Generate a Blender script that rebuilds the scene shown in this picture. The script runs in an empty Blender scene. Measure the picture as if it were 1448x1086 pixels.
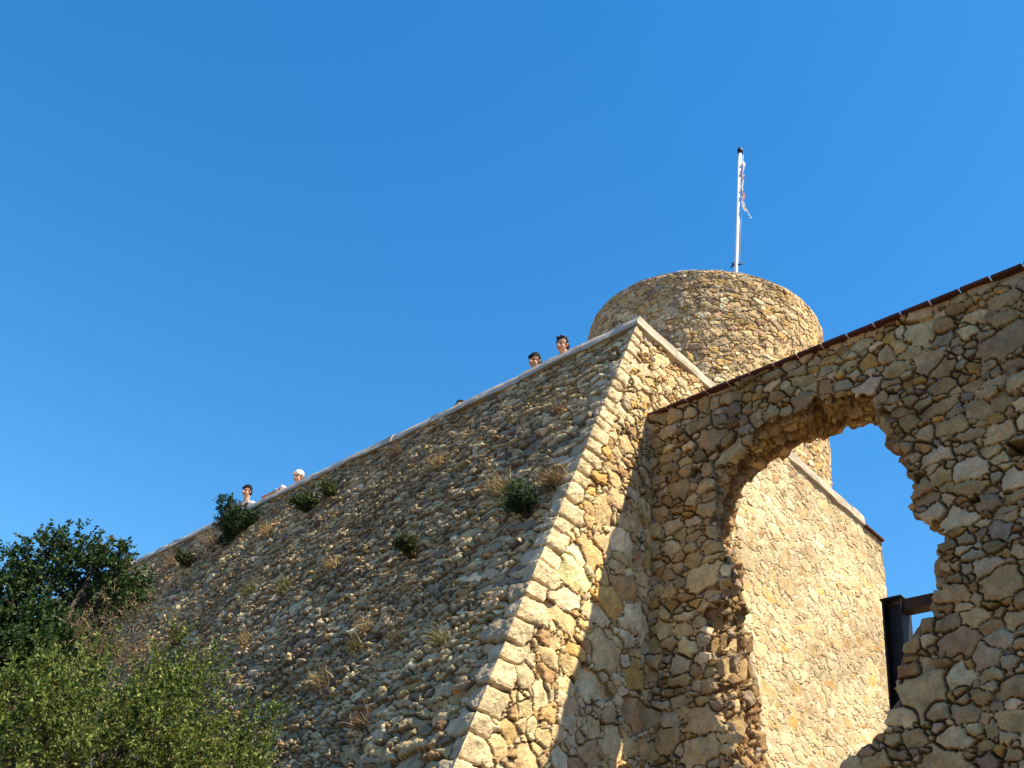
import bpy, bmesh, math
import numpy as np
from mathutils import Vector, Matrix

RNG = np.random.default_rng(7)
scene = bpy.context.scene
COL = scene.collection
R3 = math.radians

# ------------------------------------------------------------------ camera
F, CX, CY = 1480.0, 724.0, 543.0
zv = np.array([326., 2243., -F]); up = zv / np.linalg.norm(zv)
fw = np.array([0, 0, -1.]); yy = fw - up * fw.dot(up); yy /= np.linalg.norm(yy); xx = np.cross(yy, up)
CM = np.array([xx, yy, up])
EYE = np.array([0, 0, 1.6])

def ray(px, py):
    d = CM @ np.array([px - CX, CY - py, -F]); return d / np.linalg.norm(d)
def hit(px, py, P, n):
    d = ray(px, py); return EYE + d * ((P - EYE).dot(n) / d.dot(n))
def hit_z(px, py, z):
    d = ray(px, py); return EYE + d * ((z - EYE[2]) / d[2])
def at_depth(px, py, dist):
    return EYE + ray(px, py) * dist

cam = bpy.data.cameras.new('camera'); cam_o = bpy.data.objects.new('camera', cam); COL.objects.link(cam_o)
m4 = Matrix.Identity(4)
for i in range(3):
    for j in range(3): m4[i][j] = CM[i][j]
m4.translation = EYE
cam_o.matrix_world = m4
cam.sensor_width = 36; cam.lens = 36 * F / 1448; cam.clip_end = 5000; cam.clip_start = .05
scene.camera = cam_o

# ------------------------------------------------------------------ light
SUN = np.array([2.76, -1.46, 4.45]); SUN /= np.linalg.norm(SUN)
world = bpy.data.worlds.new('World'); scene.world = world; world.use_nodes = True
nt = world.node_tree; nt.nodes.clear()
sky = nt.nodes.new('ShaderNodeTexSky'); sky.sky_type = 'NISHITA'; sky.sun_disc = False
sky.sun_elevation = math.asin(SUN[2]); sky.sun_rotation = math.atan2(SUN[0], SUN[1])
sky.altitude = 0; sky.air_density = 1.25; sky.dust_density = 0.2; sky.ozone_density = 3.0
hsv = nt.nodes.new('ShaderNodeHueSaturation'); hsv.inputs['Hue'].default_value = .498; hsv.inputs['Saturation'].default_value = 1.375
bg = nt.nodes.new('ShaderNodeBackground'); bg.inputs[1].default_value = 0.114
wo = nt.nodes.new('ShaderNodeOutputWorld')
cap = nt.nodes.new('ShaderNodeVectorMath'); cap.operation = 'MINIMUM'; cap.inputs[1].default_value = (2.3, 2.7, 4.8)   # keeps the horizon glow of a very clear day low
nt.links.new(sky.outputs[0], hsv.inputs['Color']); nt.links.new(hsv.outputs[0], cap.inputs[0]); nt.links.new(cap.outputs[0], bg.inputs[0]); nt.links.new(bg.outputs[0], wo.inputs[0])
sl = bpy.data.lights.new('sun', 'SUN'); sl.energy = 5.0; sl.angle = R3(.5); sl.color = (1.0, .86, .62)
so = bpy.data.objects.new('sun', sl); COL.objects.link(so); so.location = (20, -12, 30)
so.rotation_euler = Vector(SUN).to_track_quat('Z', 'Y').to_euler()
scene.view_settings.view_transform = 'Standard'; scene.view_settings.look = 'None'
scene.view_settings.exposure = 0.95; scene.view_settings.gamma = 1
scene.render.engine = 'CYCLES'
scene.cycles.max_bounces = 6; scene.cycles.diffuse_bounces = 4

# ------------------------------------------------------------------ materials
def material(name, color=(.5, .5, .5), attr=None, rough=.9, bump=(), var=(), transl=0., spec=.3, metal=0.):
    """var: (scale, dark, light) noise multipliers; bump: (scale, distance)"""
    m = bpy.data.materials.new(name); m.use_nodes = True; t = m.node_tree; N = t.nodes; L = t.links
    b = N['Principled BSDF']; b.inputs['Roughness'].default_value = rough
    b.inputs['Specular IOR Level'].default_value = spec; b.inputs['Metallic'].default_value = metal
    if attr:
        a = N.new('ShaderNodeAttribute'); a.attribute_name = attr; c = a.outputs['Color']
    else:
        a = N.new('ShaderNodeRGB'); a.outputs[0].default_value = (*color, 1); c = a.outputs[0]
    tc = N.new('ShaderNodeTexCoord')
    for (s, lo, hi) in var:
        n = N.new('ShaderNodeTexNoise'); n.inputs['Scale'].default_value = s; n.inputs['Detail'].default_value = 6; n.inputs['Roughness'].default_value = .65
        L.new(tc.outputs['Object'], n.inputs['Vector'])
        r = N.new('ShaderNodeMapRange'); r.inputs[1].default_value = .3; r.inputs[2].default_value = .7; r.inputs[3].default_value = lo; r.inputs[4].default_value = hi
        L.new(n.outputs[0], r.inputs[0])
        mx = N.new('ShaderNodeVectorMath'); mx.operation = 'SCALE'
        L.new(c, mx.inputs[0]); L.new(r.outputs[0], mx.inputs['Scale']); c = mx.outputs[0]
    L.new(c, b.inputs['Base Color'])
    prev = None
    for (s, d) in bump:
        n = N.new('ShaderNodeTexNoise'); n.inputs['Scale'].default_value = s; n.inputs['Detail'].default_value = 5; n.inputs['Roughness'].default_value = .6
        L.new(tc.outputs['Object'], n.inputs['Vector'])
        bp = N.new('ShaderNodeBump'); bp.inputs['Strength'].default_value = 1; bp.inputs['Distance'].default_value = d
        L.new(n.outputs[0], bp.inputs['Height'])
        if prev: L.new(prev, bp.inputs['Normal'])
        prev = bp.outputs[0]
    if prev: L.new(prev, b.inputs['Normal'])
    if transl > 0:
        tr = N.new('ShaderNodeBsdfTranslucent'); L.new(c, tr.inputs['Color'])
        ms = N.new('ShaderNodeMixShader'); ms.inputs[0].default_value = transl
        L.new(b.outputs[0], ms.inputs[1]); L.new(tr.outputs[0], ms.inputs[2]); L.new(ms.outputs[0], N['Material Output'].inputs[0])
    return m

M_STONE = material('rubble_stone', attr='stone', rough=.92, bump=((28, .012), (110, .005)), var=((9, .72, 1.25), (55, .76, 1.25)))
M_COPING = material('pale_concrete', (.54, .47, .365), rough=.9, bump=((30, .006), (160, .003)), var=((1.6, .8, 1.1), (14, .82, 1.12)))
M_TERRACE = material('terrace_paving', (.17, .13, .09), rough=.9, bump=((30, .006),), var=((3, .8, 1.15), (20, .8, 1.2)))
M_TILE = material('red_clay_tile', (.085, .028, .018), rough=.75, bump=((40, .004),), var=((5, .6, 1.3), (50, .8, 1.2)))
M_PLAINSTONE = material('plain_stone', (.40, .31, .20), rough=.95, bump=((12, .03), (50, .01)), var=((4, .6, 1.3), (20, .7, 1.25)))
M_STEEL = material('dark_steel', (.018, .015, .014), rough=.6, bump=((60, .001),), var=((6, .7, 1.5), (30, .7, 1.3)), spec=.3, metal=.0)
M_RUST = material('rusty_steel', (.05, .028, .017), rough=.7, bump=((60, .002),), var=((8, .6, 1.4), (40, .7, 1.3)))
M_WHITE = material('white_paint', (.8, .8, .78), rough=.4, var=((3, .9, 1.05),))
M_BLACK = material('black_plastic', (.015, .015, .018), rough=.5)
M_LEAF = material('leaf', attr='stone', rough=.55, transl=.3, spec=.35)
M_BARK = material('bark', (.10, .075, .05), rough=.95, bump=((40, .01),), var=((15, .6, 1.4),))
M_GROUND = material('dry_earth', (.13, .10, .06), rough=1, bump=((3, .05), (30, .01)), var=((.6, .7, 1.2), (8, .75, 1.25)))

# ------------------------------------------------------------------ object helpers
def link(name, me, mat, parent=None):
    o = bpy.data.objects.new(name, me); COL.objects.link(o)
    if mat is not None and not me.materials: me.materials.append(mat)
    if parent: o.parent = parent; o.matrix_parent_inverse = Matrix.Translation(-Vector(parent.location))
    return o
def tag(o, label=None, cat=None, group=None, kind=None):
    if label: o['label'] = label
    if cat: o['category'] = cat
    if group: o['group'] = group
    if kind: o['kind'] = kind
    return o
def empty(name, loc, label, cat, group=None):
    o = bpy.data.objects.new(name, None); COL.objects.link(o); o.location = loc; o.empty_display_size = .2
    return tag(o, label, cat, group)

def mesh_np(name, V, Q, col=None, smooth=True):
    """V (n,3), Q (m,k) faces of equal size"""
    me = bpy.data.meshes.new(name); V = np.ascontiguousarray(V, np.float32); Q = np.ascontiguousarray(Q, np.int32)
    k = Q.shape[1]
    me.vertices.add(len(V)); me.vertices.foreach_set('co', V.ravel())
    me.loops.add(Q.size); me.loops.foreach_set('vertex_index', Q.ravel())
    me.polygons.add(len(Q)); me.polygons.foreach_set('loop_start', np.arange(0, Q.size, k, dtype=np.int32))
    me.polygons.foreach_set('use_smooth', np.full(len(Q), smooth, bool))
    if col is not None:
        a = me.attributes.new('stone', 'FLOAT_COLOR', 'POINT')
        c = np.ones((len(V), 4), np.float32); c[:, :3] = col; a.data.foreach_set('color', c.ravel())
    me.update(calc_edges=True); me.validate()
    return me
def grid_mesh(name, P, col=None, mask=None, flip=False, smooth=True):
    nu, nv = P.shape[:2]
    idx = np.arange(nu * nv).reshape(nu, nv)
    q = np.stack([idx[:-1, :-1], idx[1:, :-1], idx[1:, 1:], idx[:-1, 1:]], -1)
    if flip: q = q[..., ::-1]
    if mask is not None: q = q[mask[:-1, :-1] & mask[1:, :-1] & mask[1:, 1:] & mask[:-1, 1:]]
    q = q.reshape(-1, 4); V = P.reshape(-1, 3); c = None if col is None else col.reshape(-1, 3)
    if mask is not None:
        used = np.unique(q); rm = np.full(len(V), -1); rm[used] = np.arange(len(used)); q = rm[q]; V = V[used]
        if c is not None: c = c[used]
    return mesh_np(name, V, q, c, smooth)

# ------------------------------------------------------------------ numpy noise
_LAT = np.random.default_rng(3).random((256, 256)).astype(np.float32) * 2 - 1
def vnoise(x, y, seed=0):
    x = x + seed * 17.31; y = y + seed * 9.77
    xi = np.floor(x).astype(np.int32); yi = np.floor(y).astype(np.int32)
    fx = (x - xi).astype(np.float32); fy = (y - yi).astype(np.float32)
    fx = fx * fx * (3 - 2 * fx); fy = fy * fy * (3 - 2 * fy)
    a = _LAT[xi & 255, yi & 255]; b = _LAT[(xi + 1) & 255, yi & 255]; c = _LAT[xi & 255, (yi + 1) & 255]; d = _LAT[(xi + 1) & 255, (yi + 1) & 255]
    return (a * (1 - fx) + b * fx) * (1 - fy) + (c * (1 - fx) + d * fx) * fy
def fbm(x, y, seed=0, oct=3, gain=.5):
    s = 0; a = 1
    for k in range(oct): s = s + a * vnoise(x * 2 ** k, y * 2 ** k, seed + k * 5); a *= gain
    return s
def sstep(a, b, x):
    t = np.clip((x - a) / (b - a), 0, 1); return t * t * (3 - 2 * t)

# ------------------------------------------------------------------ rubble masonry
class Stones:
    def __init__(self): self.x = []; self.y = []; self.w = []; self.h = []; self.r = []; self.fr = []; self.box = []; self.kind = []; self.grid = {}
    def _near(self, x, y, R):
        c = .4; n = int(R / c) + 1; ix, iy = int(math.floor(x / c)), int(math.floor(y / c)); out = []
        for i in range(ix - n, ix + n + 1):
            for j in range(iy - n, iy + n + 1):
                g = self.grid.get((i, j))
                if g: out += g
        return out
    def add(self, x, y, w, h, rot=0, fr=0, box=0, kind=0, gx=None):
        k = len(self.x); self.x.append(x); self.y.append(y); self.w.append(w); self.h.append(h); self.r.append(rot); self.fr.append(fr); self.box.append(box); self.kind.append(kind)
        self.grid.setdefault((int(math.floor(x / .4)), int(math.floor(y / .4))), []).append(k)
    def fill(self, reg, classes, rng, fr=0, kind=0, tilt=.12, pack=.80, test=None, scale=None):
        x0, x1, y0, y1 = reg; A = (x1 - x0) * (y1 - y0)
        for (w, h, dens) in classes:
            n = int(A / (4 * w * h) * dens)
            X = rng.uniform(x0, x1, n); Y = rng.uniform(y0, y1, n)
            Ws = w * rng.uniform(.65, 1.35, n); Hs = h * rng.uniform(.7, 1.3, n)
            for x, y, ww, hh in zip(X, Y, Ws, Hs):
                if test and not test(x, y): continue
                if scale:
                    s = scale(x, y); ww *= s; hh *= s
                ok = True
                for k in self._near(x, y, ww + .45):
                    a = abs(x - self.x[k]) / (ww + self.w[k]); b = abs(y - self.y[k]) / (hh + self.h[k])
                    if a < 1 and b < 1 and a * a * a + b * b * b < pack ** 3: ok = False; break
                if ok: self.add(x, y, ww, hh, rng.normal(0, tilt), fr, 0, kind)
        return self

def masonry(U, V, st, rng, shear=None, ew=.045, prot=.025, tiltamp=.12, warp=.02, mort_gap=.13, depth=.06, jw=.005):
    """heightfield of rubble over the grid U x V.  Returns height (rel. 0 = face), stone id, edge distance, mortar flag"""
    nu, nv = len(U), len(V)
    g1 = np.full((nu, nv), 9., np.float32); g2 = g1.copy(); i1 = np.full((nu, nv), -1, np.int32)
    r1 = np.full((nu, nv), .1, np.float32); r2 = r1.copy(); hh = np.zeros((nu, nv), np.float32)
    UU, VV = np.meshgrid(U, V, indexing='ij')
    wx = (warp * (vnoise(UU * 7, VV * 7, 1) + .35 * vnoise(UU * 19, VV * 19, 2))).astype(np.float32)
    wy = (warp * .7 * (vnoise(UU * 7, VV * 7, 3) + .35 * vnoise(UU * 19, VV * 19, 4))).astype(np.float32)
    n = len(st.x); slope = rng.normal(0, tiltamp, (n, 2)); slope2 = rng.normal(0, tiltamp * 1.3, (n, 2)); pr = rng.normal(0, prot, n); off2 = rng.uniform(.0, .02, n); slope3 = rng.normal(0, tiltamp * 2, (n, 2)); off3 = rng.uniform(.012, .05, n)
    for k in range(n):
        if st.kind[k] == 1: pr[k] *= .35; slope[k] *= .25; slope2[k] *= .4; slope3[k] *= .4; off3[k] += .03
    for k in range(n):
        x, y, w, h = st.x[k], st.y[k], st.w[k], st.h[k]
        sh = 0. if (shear is None or st.fr[k] == 0) else shear
        ux = x - (sh * (y - V[-1]) if sh else 0)      # frame 1 x is s; u = s - sc(v)
        m = 1.1
        W = m * (w + abs(sh) * h) + .10 + warp * 2; H = m * h + .2 * w + .10 + warp * 2
        a, b = np.searchsorted(U, [ux - W, ux + W]); c, d = np.searchsorted(V, [y - H, y + H])
        if b <= a or d <= c: continue
        dx = UU[a:b, c:d] + wx[a:b, c:d] - ux; dy = VV[a:b, c:d] + wy[a:b, c:d] - y
        if sh: dx = dx + sh * (VV[a:b, c:d] - y)
        cr, sr = math.cos(st.r[k]), math.sin(st.r[k])
        lx = cr * dx + sr * dy; ly = -sr * dx + cr * dy
        if st.box[k]: ang = np.array([0, 90, 180, 270, 45, 135, 225, 315.]) + rng.normal(0, 3, 8); q = 1.12
        else:
            nk = rng.integers(5, 9); ang = (np.arange(nk) + rng.uniform(-.33, .33, nk)) * 360 / nk + rng.uniform(0, 60); q = 1.3
        ang = np.radians(ang); ca, sa = np.cos(ang), np.sin(ang)
        rad = ((w * abs(ca)) ** q + (h * abs(sa)) ** q) ** (1 / q) * (rng.uniform(.97, 1.03, len(ang)) if st.box[k] else rng.uniform(.82, 1.12, len(ang)))
        g = np.zeros_like(lx)
        for j in range(len(ang)):
            g += np.maximum((lx * ca[j] + ly * sa[j]) / rad[j], 0) ** 24
        g = g ** (1 / 24)
        rr = min(w, h) * .6 + .4 * math.sqrt(w * h)
        g = (g - 1) * rr
        p1 = pr[k] + slope[k, 0] * lx + slope[k, 1] * ly
        p2 = pr[k] + off2[k] + slope2[k, 0] * lx + slope2[k, 1] * ly
        hk = np.minimum(np.minimum(p1, p2), pr[k] + off3[k] + slope3[k, 0] * lx + slope3[k, 1] * ly)
        G1 = g1[a:b, c:d]; G2 = g2[a:b, c:d]; I1 = i1[a:b, c:d]; R1 = r1[a:b, c:d]; R2 = r2[a:b, c:d]; HH = hh[a:b, c:d]
        new = g < G1; sec = (~new) & (g < G2)
        G2[new] = G1[new]; R2[new] = R1[new]; G1[new] = g[new]; R1[new] = rr; I1[new] = k; HH[new] = hk[new]
        G2[sec] = g[sec]; R2[sec] = rr
    dl = np.minimum(g2 - g1, .2); gu, gv = np.gradient(dl, U, V); ed = dl / np.clip(np.hypot(gu, gv), .45, 3)
    ed = np.minimum(ed, mort_gap - g1) - jw * (1 + .7 * vnoise(UU * 5, VV * 5, 15))
    t = np.clip(ed / np.minimum(ew, r1 * .6), 0, 1)
    prof = .88 * (1 - (1 - t) ** 2.5) + .12 * sstep(0, .07, ed)
    Hgt = prof * (depth + hh) - depth + (.006 * fbm(UU * 22, VV * 22, 9, 3) + .012 * vnoise(UU * 7, VV * 7, 19)) * prof
    Hgt = np.where(ed <= .002, -depth + .006 * fbm(UU * 30, VV * 30, 12, 2), Hgt)
    return Hgt.astype(np.float32), i1, ed, UU, VV

def stone_colors(n, pal, wts, rng, jit=.14):
    pal = np.array(pal); c = pal[rng.choice(len(pal), n, p=np.array(wts) / sum(wts))]
    c = c * np.exp(rng.normal(0, jit, (n, 1))) * np.exp(rng.normal(0, .018, (n, 3)))
    return np.clip(c, .01, .8)
def colour_field(i1, ed, cols, mortar, UU, VV, width=.008):
    c = cols[np.maximum(i1, 0)]
    k = (1 - sstep(0, width, ed))[..., None]
    c = c * (1 - k) + np.array(mortar) * k
    c = c * (1 + .14 * fbm(UU * 14, VV * 14, 31, 3) + .19 * fbm(UU * .9, VV * 1.2, 35, 3))[..., None]
    return np.clip(c, .008, .85)

# ------------------------------------------------------------------ site geometry
C = np.array([1.46046202, 10.36339952, 9.64406621])          # top outer corner of the bastion coping
Ldir = np.array([-.6325, .7746, 0]); Ldir /= np.linalg.norm(Ldir)
Rdir = np.array([.71404704, .70009772, 0]); nR = np.array([.70009772, -.71404704, 0])
EDGE = np.array([1.48948827, 1.46043232, 6.02522297]) / 6.02522297   # corner edge per metre of height
SH = float(EDGE @ Rdir)
nLw = np.cross(Ldir, EDGE); nLw /= np.linalg.norm(nLw); nLw *= np.sign(nLw @ (EYE - C))
COPH = .165
ZT = C[2]
S_END, S_COP = 6.85, 6.16

# ---- bastion wall facing (both faces and the end return in one continuous rubble skin)
uL = [0.]
while uL[-1] < 14.6: uL.append(uL[-1] + .0115 + .0006 * uL[-1])
uL = np.array(uL + list(np.arange(uL[-1] + .1, 18.5, .12)))
uR = np.concatenate([np.arange(.0115, 9.3, .0115), np.arange(9.33, 14, .09)])
U = np.concatenate([-uL[::-1], uR])
VZ = np.concatenate([np.arange(-.3, 3.0, .07), np.arange(3.0, ZT - COPH + .03, .0115)])
VZ = np.append(VZ, ZT)          # last value is the reference height for the shear
st = Stones(); rq = np.random.default_rng(11)
z = ZT - COPH - .02; k = 0
while z > -.2:
    big = sstep(9.5, 5, z)
    h = (.075 + .04 * big) * rq.uniform(.8, 1.25); z -= h
    lw = (.20 + .17 * big) * rq.uniform(.7, 1.3); rw = (.20 + .20 * big) * rq.uniform(.75, 1.3)
    if k % 2: lw, rw = lw * .6, rw * 1.1
    st.add((rw - lw) / 2, z, (rw + lw) / 2, h, rq.normal(0, .03), 0, 1, 1)
    z -= h * .96; k += 1
near_scale = lambda x, y: (.64 + .28 * sstep(-2.5, -.3, x)) + .13 * math.sin(x * 1.3 + 2 * math.sin(y * 1.1)) * math.sin(y * 1.7 + x * .6)
st.fill((-15, -.28, 2.6, ZT - COPH + .02), [(.27, .045, .4), (.19, .039, 1.8), (.125, .033, 4), (.08, .026, 6)], rq, 0, 0, .06, .70, None, near_scale)
st.fill((-18.5, -.28, -.3, 2.6), [(.2, .07, 1), (.12, .06, 2)], rq, 0, 0)
ngr = len(st.x)
right_a = lambda s, v: (s - SH * (v - ZT)) > .30 and s < 2.6
right_b = lambda s, v: s >= 2.6
rs = lambda s, v: .55 + .38 * sstep(9, 5, v)
s2 = Stones()
for q in range(ngr):                                           # quoins block the right-hand fill (positions in the s frame)
    if st.kind[q] == 1: s2.add(st.x[q] + SH * (st.y[q] - ZT), st.y[q], st.w[q] * .92, st.h[q], 0)
nq = len(s2.x)
s2.fill((-3.2, 2.7, 2.6, ZT - COPH + .02), [(.26, .15, 1.0), (.19, .11, 2), (.12, .075, 3), (.07, .045, 4), (.04, .028, 1.2)], rq, 1, 2, .12, .72, right_a, rs)
s2.fill((2.55, 7.0, 2.6, ZT - .05), [(.15, .085, .4), (.10, .055, 1.6), (.065, .04, 3), (.038, .025, 1.5)], rq, 1, 3, .14, .74, right_b)
s2.fill((-3.2, 7.0, -.3, 2.6), [(.2, .1, 2)], rq, 1, 3)
s2.fill((7.0, 11.2, -.3, ZT - .05), [(.2, .12, 2), (.12, .07, 2)], rq, 1, 3)
for q in range(nq, len(s2.x)): st.add(s2.x[q], s2.y[q], s2.w[q], s2.h[q], s2.r[q], 1, 0, s2.kind[q])
H, i1, ed, UU, VV = masonry(U, VZ, st, np.random.default_rng(5), shear=SH, ew=.012, prot=.014, tiltamp=.13, depth=.045, warp=.009, jw=.0055)
H = H[:, :-1]; i1 = i1[:, :-1]; ed = ed[:, :-1]; UU = UU[:, :-1]; VV = VV[:, :-1]
SS = UU + SH * (VV - ZT)
knd = np.array(st.kind)[np.maximum(i1, 0)]
H = np.where(UU < -.3, H * 1.04, H) + .014 * ((knd == 1) & (ed > .004)) * sstep(.004, .02, ed)
low = sstep(1.7, 2.9, SS) * (UU > .3)                           # pointed, nearly flush masonry further along the right face
H = H * (1 - .25 * sstep(.25, .5, UU)) * (1 - .62 * low)
H += .02 * fbm(UU * 1.1, VV * 1.1, 40, 2)
cornerP = C + (VV - ZT)[..., None] * EDGE
base = np.where((UU < 0)[..., None], cornerP - UU[..., None] * Ldir, C + (VV - ZT)[..., None] * np.array([0, 0, 1.]) + np.minimum(SS, S_END)[..., None] * Rdir - np.maximum(SS - S_END, 0)[..., None] * nR)
wR = sstep(-.07, .07, UU)[..., None]
nE = sstep(S_END - .05, S_END + .05, SS)[..., None]
Nn = nLw * (1 - wR) + (nR * (1 - nE) + Rdir * nE) * wR
Nn /= np.linalg.norm(Nn, axis=-1, keepdims=True)
P = base + Nn * (H - .02)[..., None]
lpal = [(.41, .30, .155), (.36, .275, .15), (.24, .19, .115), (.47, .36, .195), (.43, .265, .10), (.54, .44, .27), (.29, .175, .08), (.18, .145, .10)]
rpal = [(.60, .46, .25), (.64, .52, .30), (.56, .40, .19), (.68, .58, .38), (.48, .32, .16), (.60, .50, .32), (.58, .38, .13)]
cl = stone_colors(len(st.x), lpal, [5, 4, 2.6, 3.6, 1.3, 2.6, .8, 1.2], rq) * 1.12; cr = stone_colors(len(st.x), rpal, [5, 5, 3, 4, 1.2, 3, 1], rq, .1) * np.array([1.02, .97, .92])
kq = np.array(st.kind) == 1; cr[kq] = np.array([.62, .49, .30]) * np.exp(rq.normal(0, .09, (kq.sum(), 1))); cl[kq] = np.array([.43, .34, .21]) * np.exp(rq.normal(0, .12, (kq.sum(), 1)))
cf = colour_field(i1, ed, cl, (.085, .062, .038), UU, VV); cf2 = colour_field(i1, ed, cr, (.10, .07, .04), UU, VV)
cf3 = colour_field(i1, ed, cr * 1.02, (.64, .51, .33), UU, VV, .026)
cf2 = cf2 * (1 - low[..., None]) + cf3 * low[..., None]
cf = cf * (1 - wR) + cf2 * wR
mask = ~((VV > ZT - COPH + .02))
bast = empty('bastion_wall', (C[0], C[1], 0), 'battered rubble stone bastion with a pale coping, its sharp corner rising in front of the round tower', 'wall')
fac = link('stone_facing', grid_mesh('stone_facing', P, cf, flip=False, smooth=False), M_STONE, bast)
del P, base, Nn, cf, cf2, cf3

def sweep(name, path, nrm, section, mat, parent, step=.06, amp=.006, seed=0):
    """sweep closed sections (out, up), one per path segment, along a poly path with outward normals; corners are mitred"""
    rows = []
    def mitre(i, o0, o1):
        x = np.linalg.solve(np.array([nrm[i - 1][:2], nrm[i][:2]]), np.array([o0, o1])); return np.array([x[0], x[1], 0])
    for i in range(len(path) - 1):
        a, b = path[i], path[i + 1]; ln = np.linalg.norm(b - a); n = max(2, int(ln / step)); t = (b - a) / ln; sc_ = section[i]
        for j in range(n + (1 if i == len(path) - 2 else 0)):
            p = a + (b - a) * (j / n); row = []
            for k, (o, u) in enumerate(sc_):
                if j == 0 and i > 0: q = a + mitre(i, section[i - 1][k][0], o)
                else:
                    q = p + nrm[i] * o
                    if i > 0:
                        c = a + mitre(i, section[i - 1][k][0], o); d = (c - q) @ t
                        if d > 0: q = q + t * d
                    if i < len(path) - 2:
                        c = b + mitre(i + 1, o, section[i + 1][k][0]); d = (q - c) @ t
                        if d > 0: q = q - t * d
                row.append(q + np.array([0, 0, u]))
            rows.append(row)
    P = np.array(rows); nr, ns = P.shape[:2]
    s = np.arange(nr)[:, None] * step + np.zeros((1, ns)); k = np.arange(ns)[None] * .37 + np.zeros((nr, 1))
    P[..., 2] += amp * fbm(s * 3, k * 3, seed, 3); P[..., 0] += amp * fbm(s * 4, k * 3, seed + 3, 2); P[..., 1] += amp * fbm(s * 4, k * 3, seed + 6, 2)
    P = np.concatenate([P, P[:, :1]], 1)
    me = grid_mesh(name, P, None)
    bm = bmesh.new(); bm.from_mesh(me); bmesh.ops.remove_doubles(bm, verts=bm.verts, dist=1e-6)
    bmesh.ops.holes_fill(bm, edges=[e for e in bm.edges if e.is_boundary], sides=0)
    bmesh.ops.recalc_face_normals(bm, faces=bm.faces); bm.to_mesh(me); bm.free()
    for p in me.polygons: p.use_smooth = False
    return link(name, me, mat, parent)

def join_meshes(name, parts, mat, parent=None):
    bm = bmesh.new()
    for me in parts: bm.from_mesh(me); bpy.data.meshes.remove(me)
    me = bpy.data.meshes.new(name); bm.to_mesh(me); bm.free(); return link(name, me, mat, parent)
nLh = np.array([-Ldir[1], Ldir[0], 0]); nLh *= np.sign(nLh @ (EYE - C))
back_ = [(-.20, .006), (-.42, 0), (-.44, -.03), (-.44, -COPH)]
secL = [(.068, -COPH), (.055, -.10), (.022, -.025), (.0, 0)] + back_
secR = [(.012, -COPH + .02), (.014, -.09), (.010, -.02), (-.006, 0)] + back_
slabs = []; rc = np.random.default_rng(4)
def slab(path, nrm, sd_, sec):
    o = sweep('t', path, nrm, sec, M_COPING, None, .05, .011, sd_); me = o.data; bpy.data.objects.remove(o)
    me.transform(Matrix.Translation((0, 0, rc.normal(0, .004)))); slabs.append(me)
slab([C + Ldir * .93, C, C + Rdir * .81], [nLh, nR], 2, [secL, secR])
a_ = .94
while a_ < 18: b_ = a_ + rc.uniform(.8, 1.5); slab([C + Ldir * b_, C + Ldir * a_], [nLh], int(a_ * 10), [secL]); a_ = b_ + .010
a_ = .82
while a_ < S_COP - .3: b_ = min(S_COP, a_ + rc.uniform(.8, 1.4)); slab([C + Rdir * a_, C + Rdir * b_], [nR], 300 + int(a_ * 10), [secR]); a_ = b_ + .010
join_meshes('coping', slabs, M_COPING, bast)
def box_obj(name, o, ax, ay, az, mat, parent=None, bev=.0):
    """box with origin corner o and edge vectors"""
    bm = bmesh.new(); vs = []
    for k in range(2):
        for j in range(2):
            for i in range(2): vs.append(bm.verts.new(o + ax * i + ay * j + az * k))
    for f in ((0, 1, 3, 2), (4, 5, 7, 6), (0, 1, 5, 4), (2, 3, 7, 6), (0, 2, 6, 4), (1, 3, 7, 5)): bm.faces.new([vs[q] for q in f])
    bmesh.ops.recalc_face_normals(bm, faces=bm.faces)
    if bev: bmesh.ops.bevel(bm, geom=bm.edges[:], offset=bev, segments=2, affect='EDGES', profile=.5)
    me = bpy.data.meshes.new(name); bm.to_mesh(me); bm.free()
    return link(name, me, mat, parent) if parent is not False else me
Z3 = np.array([0, 0, 1.])
tl = []
for i in range(3):
    a = C + Rdir * (S_COP + .02 + i * .225); tl.append(box_obj('t', a + nR * .02 - Z3 * (COPH - .02), Rdir * .21, -nR * .42, Z3 * (.034 + .004 * i), M_TILE, False, .006))
join_meshes('brick_cap', tl, M_TILE, bast)
# terrace behind the parapet
TER = ZT - 1.15
inn = C - nLh * .43 - nR * .43
def quad_obj(name, pts, mat, parent):
    me = bpy.data.meshes.new(name); me.from_pydata([tuple(p) for p in pts], [], [list(range(len(pts)))]); me.update(); return link(name, me, mat, parent)
fl0 = C - nLh * .1 - nR * .1; fl0 = np.array([fl0[0], fl0[1], TER])
quad_obj('terrace_floor', [fl0 + Ldir * 17.8, fl0 + Ldir * 17.8 + Rdir * 6.5, fl0 + Rdir * 6.6, fl0], M_TERRACE, bast)
def parapet_inner(p0, d, ln, n):
    a = p0.copy(); a[2] = TER - .02
    return box_obj('t', a, d * ln, -n * .012, Z3 * (ZT - COPH - TER + .03), M_PLAINSTONE, False)
join_meshes('parapet_inner_face', [parapet_inner(C - nLh * .40 - nR * .3, Ldir, 17.5, nLh), parapet_inner(C - nR * .40 - nLh * .3, Rdir, 6.3, nR)], M_PLAINSTONE, bast)

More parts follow.
